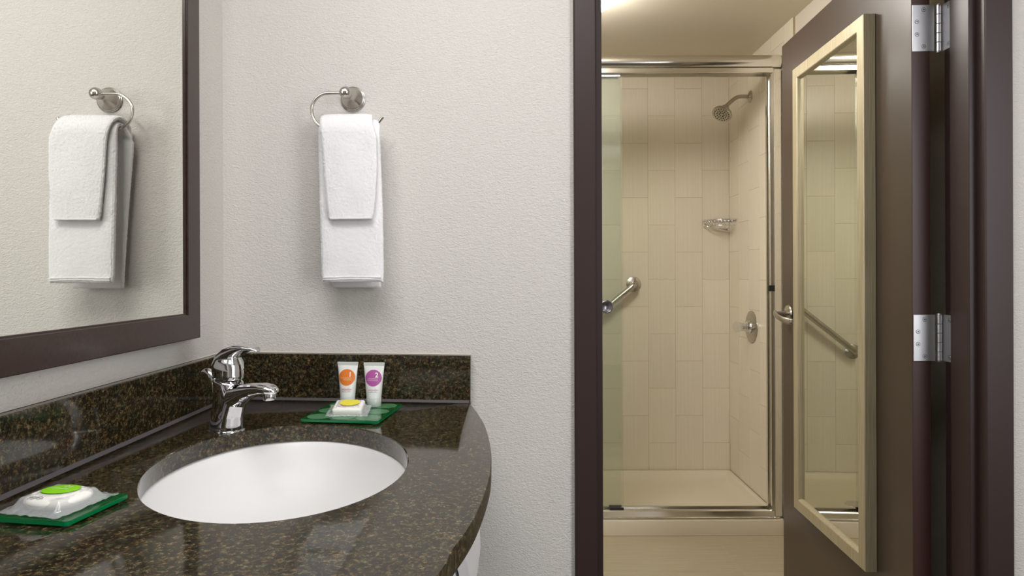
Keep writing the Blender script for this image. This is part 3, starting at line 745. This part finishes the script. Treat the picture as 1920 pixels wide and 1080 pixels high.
# ---- towels
def towel_mesh(path, wl, thick, amp=0.0006, step=0.0022, nu=66, seed=0.0, fold=True, p=5.0):
    """path: [(n, z)], wl(s in 0..1) -> (uL, uR); a thick folded cloth swept along the path"""
    P = [Vector((a, b, 0)) for a, b in path]
    L = [0.0]
    for i in range(1, len(P)): L.append(L[-1] + (P[i]-P[i-1]).length)
    n = int(L[-1]/step); rings = []
    def pos(s):
        s = max(0, min(L[-1], s))
        for i in range(1, len(P)):
            if s <= L[i] + 1e-9:
                t = (s-L[i-1])/max(L[i]-L[i-1], 1e-9); return P[i-1].lerp(P[i], t)
        return P[-1]
    for i in range(n+1):
        s = L[-1]*i/n; c_ = pos(s); t = (pos(s+0.004)-pos(s-0.004)).normalized(); nn = Vector((-t.y, t.x, 0))
        ul, ur = wl(i/n); hw = (ur-ul)/2; uc = (ur+ul)/2
        endf = min(1.0, min(s, L[-1]-s)/0.006); th2 = thick/2*(0.55 + 0.45*math.sqrt(max(0, 1-(1-endf)**2)))
        ring = []
        m = nu*2
        for k in range(m):
            a = 2*PI*k/m; ca, sa_ = math.cos(a), math.sin(a)
            # dense along the flat faces
            x_ = math.copysign(abs(ca)**(2/2.6), ca); y_ = math.copysign(abs(sa_)**(2/p), sa_)
            if fold and abs(ca) > 0.93: x_ *= 1.0 - 0.012*(1+math.cos(y_*3*PI))*0.5
            pt = W(uc + x_*hw, c_.x + nn.x*y_*th2, c_.y + nn.y*y_*th2)
            nrm = Wn*nn.x*math.copysign(1, sa_) + Vector((0, 0, nn.y*math.copysign(1, sa_)))
            q = pt*1.0
            d_ = noise.noise(q*420 + Vector((seed, 0, 0)))*amp + noise.noise(q*210 + Vector((0, seed, 0)))*amp*0.8 + noise.noise(q*22)*0.0014
            e_ = noise.noise(q*260 + Vector((3.1, seed, 0)))*0.0006
            ring.append(pt + nrm*d_ + Wd*math.copysign(1, ca)*e_*(2 if abs(ca) > 0.9 else 0.3))
        rings.append(ring)
    return loft(rings)
def drape(nf, nb, zf, ztop, zb_, r=None):
    """front bottom -> over the top -> back bottom, centre line"""
    out = [(nf, zf)]; k = 10
    for i in range(1, k): out.append((nf, zf + (ztop - (nb-nf)/2 - zf)*i/k))
    c_ = (nf+nb)/2; rr = (nb-nf)/2
    for i in range(0, 13): a = PI - PI*i/12; out.append((c_ + rr*math.cos(a), ztop - rr + rr*math.sin(a)))
    for i in range(1, k+1): out.append((nb, ztop - rr + (zb_ - (ztop-rr))*i/k))
    return out
def lerp_tab(tab):
    def f(s):
        for (a, l0, r0), (b_, l1, r1) in zip(tab[:-1], tab[1:]):
            if s <= b_:
                t = (s-a)/(b_-a); return l0+(l1-l0)*t, r0+(r1-r0)*t
        return tab[-1][1], tab[-1][2]
    return f
def U(px, py, n): return wpx(px, py, n)[0]
def Z(px, py, n): return wpx(px, py, n)[1]
nF, nB = -0.078, -0.026
zt = Z(655, 231, -0.055); zf = Z(662, 529, nF-0.009); zbk = Z(680, 539, nB)
tab = [(0.0, U(606, 528, nF), U(718.5, 527, nF)), (0.03, U(604, 510, nF), U(719.5, 510, nF)), (0.2, U(601, 400, nF), U(718, 400, nF)), (0.4, U(598, 280, nF), U(713, 280, nF)), (0.455, U(598, 245, nF), U(712, 245, nF)),
       (0.49, U(605, 230, -0.06), U(707, 225, -0.06)), (0.52, U(605, 230, -0.05), U(707, 225, -0.05)), (0.56, U(604, 240, nB), U(708, 240, nB)), (0.8, U(616, 400, nB), U(712, 400, nB)), (1.0, U(624, 538, nB), U(714, 538, nB))]
tw = thing('hand_towel', tuple(W((tab[0][1]+tab[0][2])/2, -0.06, zbk)), 'long folded white hand towel hanging through the nickel ring', 'towel')
obj('cloth', towel_mesh(drape(nF, nB, zf, zt, zbk), lerp_tab(tab), 0.017), M['terry'], tw, smooth=True)
def pile(parent, count, seed, top=None):
    """the loops of the terry, tens of thousands of tiny blades in one mesh"""
    src = parent.children[0].data; rnd = random.Random(seed)
    vs, fs = [], []; polys = src.polygons; tot = sum(p.area for p in polys); acc = 0.0
    V = src.vertices
    for p in polys:
        acc += p.area/tot*count; k = int(acc); acc -= k
        q = [V[i].co for i in p.vertices]; n_ = p.normal
        if len(q) != 4: continue
        for _ in range(k):
            a, b_ = rnd.random(), rnd.random()
            c0 = q[0].lerp(q[1], a).lerp(q[3].lerp(q[2], a), b_)
            t1 = Vector((rnd.uniform(-1, 1), rnd.uniform(-1, 1), rnd.uniform(-1, 1))); t2 = t1.cross(n_).normalized()*0.00034
            tip = c0 + (n_ + t1*0.75 - Vector((0, 0, 0.25))).normalized()*rnd.uniform(0.0009, 0.0020)
            i0 = len(vs); vs += [c0 - t2 - n_*0.0003, c0 + t2 - n_*0.0003, tip]; fs.append((i0, i0+1, i0+2))
    me = bpy.data.meshes.new('terry_pile'); me.from_pydata([tuple(v) for v in vs], [], fs); me.materials.append(M['pile'])
    o = bpy.data.objects.new('terry_pile', me); COL.objects.link(o); o.parent = parent; o['kind'] = 'stuff'
    return o
M['pile'] = plain('terry_loops', (247, 246, 246), 0.9, spec=0.1)
pile(tw, 70000, 1)
# woven hem lines across the lower front
for py_, hh in ((519.5, 0.0012), (523.5, 0.0010)):
    zz = Z(662, py_, nF-0.009); bm = bmesh.new(); ul, ur = U(606, 520, nF)+0.003, U(719, 520, nF)-0.003; rings = []
    for i in range(41):
        u_ = ul + (ur-ul)*i/40; off = noise.noise(Vector((u_*60, zz*50, 0)))*0.0008 + 0.0006*math.sin(u_*40)
        rings.append([W(u_, nF-0.0092+a_, zz+off+b_) for a_, b_ in ((-0.0009, -hh), (-0.0014, 0), (-0.0009, hh), (0.003, hh), (0.003, -hh))])
    obj('hem', loft(rings, bm=bm), M['hem'], tw, smooth=True, auto=60)
wF, wB = -0.0945, -0.0105
zt2 = Z(655, 222, -0.055); zf2 = Z(655, 411, wF-0.005)
tab2 = [(0.0, U(618, 411, wF), U(698, 411, wF)), (0.05, U(615, 400, wF), U(701, 400, wF)), (0.12, U(613, 380, wF), U(704, 380, wF)), (0.3, U(608, 300, wF), U(707, 300, wF)), (0.5, U(604, 235, wF), U(706, 235, wF)),
        (0.6, U(608, 225, -0.06), U(705, 225, -0.06)), (0.75, U(612, 228, -0.02), U(704, 228, -0.02)), (1.0, U(618, 280, wB), U(704, 280, wB))]
wc = thing('washcloth', tuple(W((tab2[0][1]+tab2[0][2])/2, -0.09, zf2)), 'short folded white washcloth draped over the longer hanging towel', 'washcloth')
obj('cloth', towel_mesh(drape(wF, wB, zf2, zt2+0.003, zt2-0.075), lerp_tab(tab2), 0.0125, amp=0.0007, seed=5.0), M['terry'], wc, smooth=True)
pile(wc, 45000, 2)
zz = Z(655, 409, wF-0.006); ul, ur = U(618, 409, wF)+0.003, U(698, 409, wF)-0.002
rings = []
for i in range(31):
    u_ = ul + (ur-ul)*i/30; off = noise.noise(Vector((u_*70, 3, 0)))*0.0006
    rings.append([W(u_, wF-0.0062+a_, zz+off+b_) for a_, b_ in ((-0.0008, -0.0016), (-0.0012, 0), (-0.0008, 0.0016), (0.003, 0.0016), (0.003, -0.0016))])
obj('hem', loft(rings), M['hem'], wc, smooth=True, auto=60)

# ---- glass trays, soaps, tubes
def tray(cx_, cy_, sx, sy, rot, label, discs):
    t = thing('glass_tray', (cx_, cy_, ZC), label, 'tray')
    mt = Matrix.Translation((cx_, cy_, 0)) @ Matrix.Rotation(rot, 4, 'Z')
    b_ = bmesh.new()
    pts0 = rrect(-sx/2, sx/2, -sy/2, sy/2, 0, 0.006, 5)
    R = [[mt @ Vector((p.x*(1-i_), p.y*(1-i_), z)) for p in pts0] for i_, z in ((0.02, ZC+0.0022), (0, ZC+0.003), (0, ZC+0.0072), (0.02, ZC+0.008))]
    loft(R, bm=b_)
    for f in b_.faces:
        f.normal_update()
        if abs(f.normal.z) < 0.6: f.material_index = 1
    obj('plate', b_, [M['green_glass'], M['green_edge']], t)
    for ax_, ay_ in ((-1, -1), (1, -1), (1, 1), (-1, 1)):
        p = mt @ Vector((ax_*(sx/2-0.010), ay_*(sy/2-0.010), ZC))
        obj('foot', lathe([(0, 0.0), (0, 0.0065), (0.0018, 0.0070), (0.0021, 0.0)], p, (0, 0, 1), 20), M['acrylic'], t, smooth=True, auto=40)
    for dx, dy, r in discs:
        p = mt @ Vector((dx, dy, ZC+0.0008))
        obj('frosted_spot', lathe([(0.00725, 0.0), (0.00725, r), (0.0074, r), (0.0074, 0.0)], p, (0, 0, 1), 36), M['frosted_green'], t)
    tilt(t); return mt
mt2 = tray(-0.343, 1.412, 0.163, 0.180, math.radians(-6), 'square green glass tray under the two tubes and yellow labelled soap',
           [(-0.051, -0.060, 0.025), (-0.051, 0.0, 0.025), (-0.051, 0.060, 0.025), (0.0, -0.058, 0.025), (0.0, 0.0, 0.025), (0.0, 0.058, 0.025), (0.051, -0.060, 0.025), (0.051, 0.0, 0.025), (0.051, 0.060, 0.025)])
mt1 = tray(-0.570, 0.837, 0.101, 0.103, math.radians(-8), 'small green glass tray under the lime labelled soap, left of sink', [])
ZT = ZC + 0.0082

def text_mesh(s, size, align='RIGHT', weight=0.0):
    c_ = bpy.data.curves.new('lettering', 'FONT'); c_.body = s; c_.size = size; c_.align_x = align
    c_.resolution_u = 3; c_.offset = weight
    o = bpy.data.objects.new('lettering', c_); COL.objects.link(o)
    bpy.context.view_layer.update()
    me = bpy.data.meshes.new_from_object(o.evaluated_get(bpy.context.evaluated_depsgraph_get()))
    bm = bmesh.new(); bm.from_mesh(me)
    bpy.data.objects.remove(o); bpy.data.curves.remove(c_); bpy.data.meshes.remove(me)
    return bm
def lettering(parent, s, size, fn, mat, align='RIGHT', weight=0.0):
    b_ = text_mesh(s, size, align, weight)
    for v in b_.verts: v.co = fn(v.co.x, v.co.y)
    bmesh.ops.remove_doubles(b_, verts=b_.verts, dist=1e-7)
    return obj('lettering', b_, mat, parent)

def make_tube(cx_, cy_, yaw, label, lab_mat, num, l1, l2, pale):
    H = 0.0965; capz = 0.019
    t = thing('toiletry_tube', (cx_, cy_, ZT), label, 'tube')
    ex = Vector((math.cos(yaw), math.sin(yaw), 0)); ey = Vector((-math.sin(yaw), math.cos(yaw), 0)); O_ = Vector((cx_, cy_, ZT))
    def half(z):
        k = (z-capz)/(H-capz); k = max(0, min(1, k))
        return 0.0160 + 0.0072*k, 0.0155*(1-k**1.4) + 0.0009
    def surf(x, z, off=0.00025):
        hw, hd = half(z); q = min(0.999, abs(x)/hw)
        return O_ + ex*x - ey*(hd*math.sqrt(1-q*q) + off) + Vector((0, 0, z))
    rings = []
    for z in [capz, capz+0.001, 0.03, 0.04, 0.05, 0.06, 0.07, 0.078, 0.084, 0.088, 0.0885, H-0.001, H]:
        hw, hd = half(z)
        if z >= 0.0885: hd = 0.0010; 
        rings.append([O_ + ex*(hw*math.cos(2*PI*k/40)) + ey*(hd*math.sin(2*PI*k/40)) + Vector((0, 0, z)) for k in range(40)])
    obj('tube_body', loft(rings), M['tube'], t, smooth=True, auto=50)
    bm = bmesh.new()
    for sgn in (-1, 1):
        rg = []
        for zz in (0.0895, 0.0955):
            hw, _ = half(zz); rg += [[O_ + ex*x + ey*sgn*(0.0011 + dd) + Vector((0, 0, zz)) for x, dd in ((-hw, 0), (hw, 0), (hw, 0.0002), (-hw, 0.0002))]]
        loft(rg, bm=bm)
    obj('crimp', bm, M['cap'], t)
    cp = [(0, 0.0), (0, 0.0148), (0.001, 0.0158), (0.0185, 0.0162), (0.0192, 0.0155), (0.0192, 0.0)]
    obj('cap', lathe(cp, O_, (0, 0, 1), 40), M['cap'], t, smooth=True, auto=50)
    # round label printed on the curved front
    zc, R = 0.0635, 0.0178; bm = bmesh.new(); rings = []
    for i in range(9):
        r = R*i/8
        rings.append([surf(r*math.cos(2*PI*k/48), zc + r*math.sin(2*PI*k/48)) for k in range(48)] if i else None)
    cv = bm.verts.new(surf(0, zc)); prev = None
    for rg in rings[1:]:
        vs = [bm.verts.new(p) for p in rg]
        for k in range(48):
            if prev is None: bm.faces.new((cv, vs[k], vs[(k+1) % 48]))
            else: bm.faces.new((prev[k], vs[k], vs[(k+1) % 48], prev[(k+1) % 48]))
        prev = vs
    lb = obj('label', bm, lab_mat, t, smooth=True)
    P_ = lambda ox, oz: (lambda x, y: surf(ox + x, oz + y, 0.0006))
    lettering(lb, num, 0.0145, P_(0.0108, zc+0.0014), M['ink_white'], weight=0.0003)
    lettering(lb, l1, 0.0036, P_(0.0104, zc-0.0025), pale, weight=0.0001)
    lettering(lb, l2, 0.0036, P_(0.0104, zc-0.0062), pale, weight=0.0001)
    # small scribbled emblem below the label
    bm = bmesh.new()
    for q in range(3):
        ph = [1.2, 3.5, 5.2][q]
        pts = [surf(-0.011+0.022*k/14, 0.0375 + 0.0022*math.sin(k*1.1+ph) + 0.0016*math.sin(k*2.3+ph), 0.0003) for k in range(15)]
        tube(pts, 0.00022, 5, bm)
    obj('emblem', bm, M['ink_pink'] if num == '1' else M['ink_grey_lt'], t)
    bm = bmesh.new(); tube([surf(-0.010+0.020*k/8, 0.0325, 0.0003) for k in range(9)], 0.00025, 5, bm)
    obj('small_print', bm, M['ink_grey'], t)
    tilt(t); return t
make_tube(-0.371, 1.470, -0.03, 'white toiletry tube with orange round label numbered 1', M['orange'], '1', 'INVIGORATING', 'SHAMPOO', M['ink_orange_lt'])
make_tube(-0.311, 1.462, 0.02, 'white toiletry tube with purple round label numbered 2', M['purple'], '2', 'NOURISHING', 'CONDITIONER', M['ink_grey_lt'])

def disc_on(parent, name, mt, cx_, cy_, rx_, ry_, hf, mat, off=0.0004):
    bm = bmesh.new(); N = 40; prev = None; off = off; cv = bm.verts.new(mt @ Vector((cx_, cy_, hf(cx_, cy_)+off)))
    for i in range(1, 6):
        vs = [bm.verts.new(mt @ Vector((cx_ + rx_*i/5*math.cos(2*PI*k/N), cy_ + ry_*i/5*math.sin(2*PI*k/N), hf(cx_ + rx_*i/5*math.cos(2*PI*k/N), cy_ + ry_*i/5*math.sin(2*PI*k/N))+off))) for k in range(N)]
        for k in range(N):
            if prev is None: bm.faces.new((cv, vs[k], vs[(k+1) % N]))
            else: bm.faces.new((prev[k], vs[k], vs[(k+1) % N], prev[(k+1) % N]))
        prev = vs
    return obj(name, bm, mat, parent, smooth=True)
def pouch(parent, mt, ax_, ay_, hf, seed):
    """thin wrapping film over the height field hf, flat fins at both ends"""
    NX, NY = 44, 44; th = 0.00025
    def P_(i, j, o_):
        x = -ax_ + 2*ax_*i/NX; y = -ay_ + 2*ay_*j/NY
        e = 1.0 - 0.035*abs(math.sin(j*0.45+seed))*(abs(x)/ax_)**6
        x2, y2 = x*e, y*(1 - 0.03*abs(math.sin(i*0.4+seed))*(abs(y)/ay_)**6)
        cr = abs(noise.noise(Vector((x*90+seed, y*90, seed))))*0.0042 + noise.noise(Vector((x*220, y*220+seed, 0)))*0.0008
        edge = min(1, (1-max(abs(x)/ax_, abs(y)/ay_))*6)
        return mt @ Vector((x2, y2, hf(x2, y2) + 0.0007 + cr*(0.30+0.35*(1-edge)) + o_))
    top = [[P_(i, j, th) for j in range(NY+1)] for i in range(NX+1)]
    bm = bmesh.new(); T = [[bm.verts.new(p) for p in r] for r in top]; B = [[bm.verts.new(p - Vector((0, 0, 2*th))) for p in r] for r in top]
    for i in range(NX):
        for j in range(NY):
            bm.faces.new((T[i][j], T[i+1][j], T[i+1][j+1], T[i][j+1])); bm.faces.new((B[i][j], B[i][j+1], B[i+1][j+1], B[i+1][j]))
    for i in range(NX):
        bm.faces.new((T[i][0], B[i][0], B[i+1][0], T[i+1][0])); bm.faces.new((T[i][NY], T[i+1][NY], B[i+1][NY], B[i][NY]))
    for j in range(NY):
        bm.faces.new((T[0][j], T[0][j+1], B[0][j+1], B[0][j])); bm.faces.new((T[NX][j], B[NX][j], B[NX][j+1], T[NX][j+1]))
    return obj('wrapper', bm, M['wrap'], parent, smooth=True)
# oval soap, lime label
m1 = Matrix.Translation((-0.578, 0.838, 0)) @ Matrix.Rotation(math.radians(-12), 4, 'Z')
RX, RY, HS = 0.0365, 0.0335, 0.0165
def hf1(x, y):
    q = (abs(x)/RX)**2.4 + (abs(y)/RY)**2.4
    return ZT + 0.0006 + HS*max(0, 1-q**1.6)**0.42 if q < 1 else ZT + 0.0006
s_ = thing('wrapped_soap', (-0.578, 0.838, ZT), 'oval white soap in clear wrap with lime green label', 'soap')
rings = []
for k in range(15):
    a = -PI/2 + PI*k/14; z_ = ZT + 0.0088 + 0.0088*math.sin(a); r_ = max(0.001, math.cos(a))**0.45
    rings.append([m1 @ Vector((RX*r_*math.copysign(abs(math.cos(t))**0.85, math.cos(t)), RY*r_*math.copysign(abs(math.sin(t))**0.85, math.sin(t)), z_)) for t in [2*PI*i/40 for i in range(40)]])
obj('soap_bar', loft(rings), M['soap'], s_, smooth=True)
def tent(hf, ax_, ay_, hs, rx_, ry_):
    def g(x, y):
        qx, qy = abs(x), abs(y)
        tx = max(0, (qx-rx_*0.8)/(ax_-rx_*0.8)); ty = max(0, (qy-ry_*0.8)/(ay_-ry_*0.8))
        t_ = min(1, math.hypot(tx, ty)) if min(tx, ty) < 0.99 else 1
        return max(hf(x, y), ZT + 0.0006 + hs*max(0, 0.86*(1-t_)**2.2))
    return g
pouch(s_, m1, 0.047, 0.047, tent(hf1, 0.047, 0.047, HS, RX, RY), 2.3)
lb = disc_on(s_, 'label', m1, -0.001, 0.004, 0.0235, 0.0200, hf1, M['lime'], 0.0022)
lettering(lb, '21', 0.011, lambda x, y: m1 @ Vector((0.011+x, 0.006+y, hf1(0.011+x, 0.006+y)+0.0028)), M['ink_white'])
lettering(lb, 'CLEANSING BAR', 0.0036, lambda x, y: m1 @ Vector((0.013+x, 0.000+y, hf1(0.013+x, y)+0.0028)), M['ink_white'])
bm = bmesh.new()
for q in range(3):
    tube([m1 @ Vector((-0.022+0.026*k/12, -0.0245+0.0012*math.sin(k*1.4+q*2)-q*0.0014, hf1(-0.022+0.026*k/12, -0.0245-q*0.0014)+0.0026)) for k in range(13)], 0.00025, 5, bm)
obj('small_print', bm, M['ink_grey'], lb)
tilt(s_)
# rectangular soap, yellow label
m2 = Matrix.Translation((-0.346, 1.382, 0)) @ Matrix.Rotation(math.radians(2), 4, 'Z') @ Matrix.Translation((0, -0.0225, ZT)) @ Matrix.Rotation(math.radians(13), 4, 'X') @ Matrix.Translation((0, 0.0225, -ZT))
SX, SY, HS2 = 0.0305, 0.0245, 0.0165
def hf2(x, y):
    q = max((abs(x)/SX), (abs(y)/SY))
    return ZT + 0.0006 + HS2*max(0, 1-max(0, q-0.70)/0.30*0.999)**0.5 if q < 1 else ZT + 0.0006
s_ = thing('wrapped_soap', (-0.346, 1.382, ZT), 'rectangular wrapped soap with yellow label in front of the tubes', 'soap')
obj('soap_bar', box_bm((0, 0, 0), (1, 1, 1)) and (lambda b_: (bmesh.ops.transform(b_, matrix=m2, verts=b_.verts), b_)[1])(box_bm((-SX, -SY, ZT+0.0004), (SX, SY, ZT+HS2), 0.0055, 4)), M['soap'], s_, smooth=True, auto=60)
pouch(s_, m2, 0.044, 0.0285, tent(hf2, 0.044, 0.0285, HS2, SX, SY), 7.7)
lb = disc_on(s_, 'label', m2, 0.002, 0.003, 0.0205, 0.0165, hf2, M['yellow'], 0.0022)
bm = bmesh.new()
for q in range(2):
    tube([m2 @ Vector((-0.018+0.018*k/10, -0.0145+0.0008*math.sin(k*1.4+q*2)-q*0.0016, ZT+HS2+0.0021)) for k in range(11)], 0.00022, 5, bm)
obj('small_print', bm, M['ink_pink'], lb)
tilt(s_)

# ---- shelf and rolled towel under the counter
sf = tag(obj('shelf', prism([(XL+0.001, yw(XL)-0.001), (-0.16, yw(-0.16)-0.001), (-0.14, 1.3), (-0.14, 0.75), (-0.22, 0.55), (XL+0.001, 0.45)], 0.455, 0.480), M['espresso']),
         'dark wood shelf below the granite countertop holding the rolled towel', 'shelf')
def roll_section(y, grow=0.0):
    cx_, cz_, th = -0.172, 0.0, 0.0
    outer, inner = [], []
    turns, N = 2.35, 90
    for k in range(N+1):
        t = k/N; a = -PI*0.62 - 2*PI*turns*t
        R = 0.106*(1 - 0.60*t)
        ca, sa_ = math.cos(a), math.sin(a)
        e = 2/3.6
        hx, hz = math.copysign(abs(ca)**e, ca), math.copysign(abs(sa_)**e, sa_)
        tk = 0.021*(1-0.35*t)
        outer.append((hx*R*0.96, hz*R*1.0)); inner.append((hx*(R-tk)*0.96, hz*(R-tk)*1.0))
    return outer + inner[::-1]
rt = []
NYS = 40
for j in range(NYS+1):
    y = 1.20 + 0.30*j/NYS
    ends = min(1, min(j, NYS-j)/2.0); sc_ = 0.985 + 0.015*ends
    sec = roll_section(y)
    rg = []
    for x_, z_ in sec:
        ang = math.radians(7)
        xr = x_*math.cos(ang) - z_*math.sin(ang); zr_ = x_*math.sin(ang) + z_*math.cos(ang)
        p = Vector((-0.163 + xr*sc_, y, 0.598 + zr_*sc_))
        d_ = noise.noise(p*240)*0.0012 + noise.noise(p*60)*0.0016
        rg.append(p + Vector((x_, 0, z_)).normalized()*d_)
    rt.append(rg)
o = obj('rolled_towel', loft(rt), M['terry'], smooth=True, auto=70)
tag(o, 'thick rolled white bath towel on the shelf under the countertop', 'towel')

for o in SC.objects:
    if '_o' in o: del o['_o']
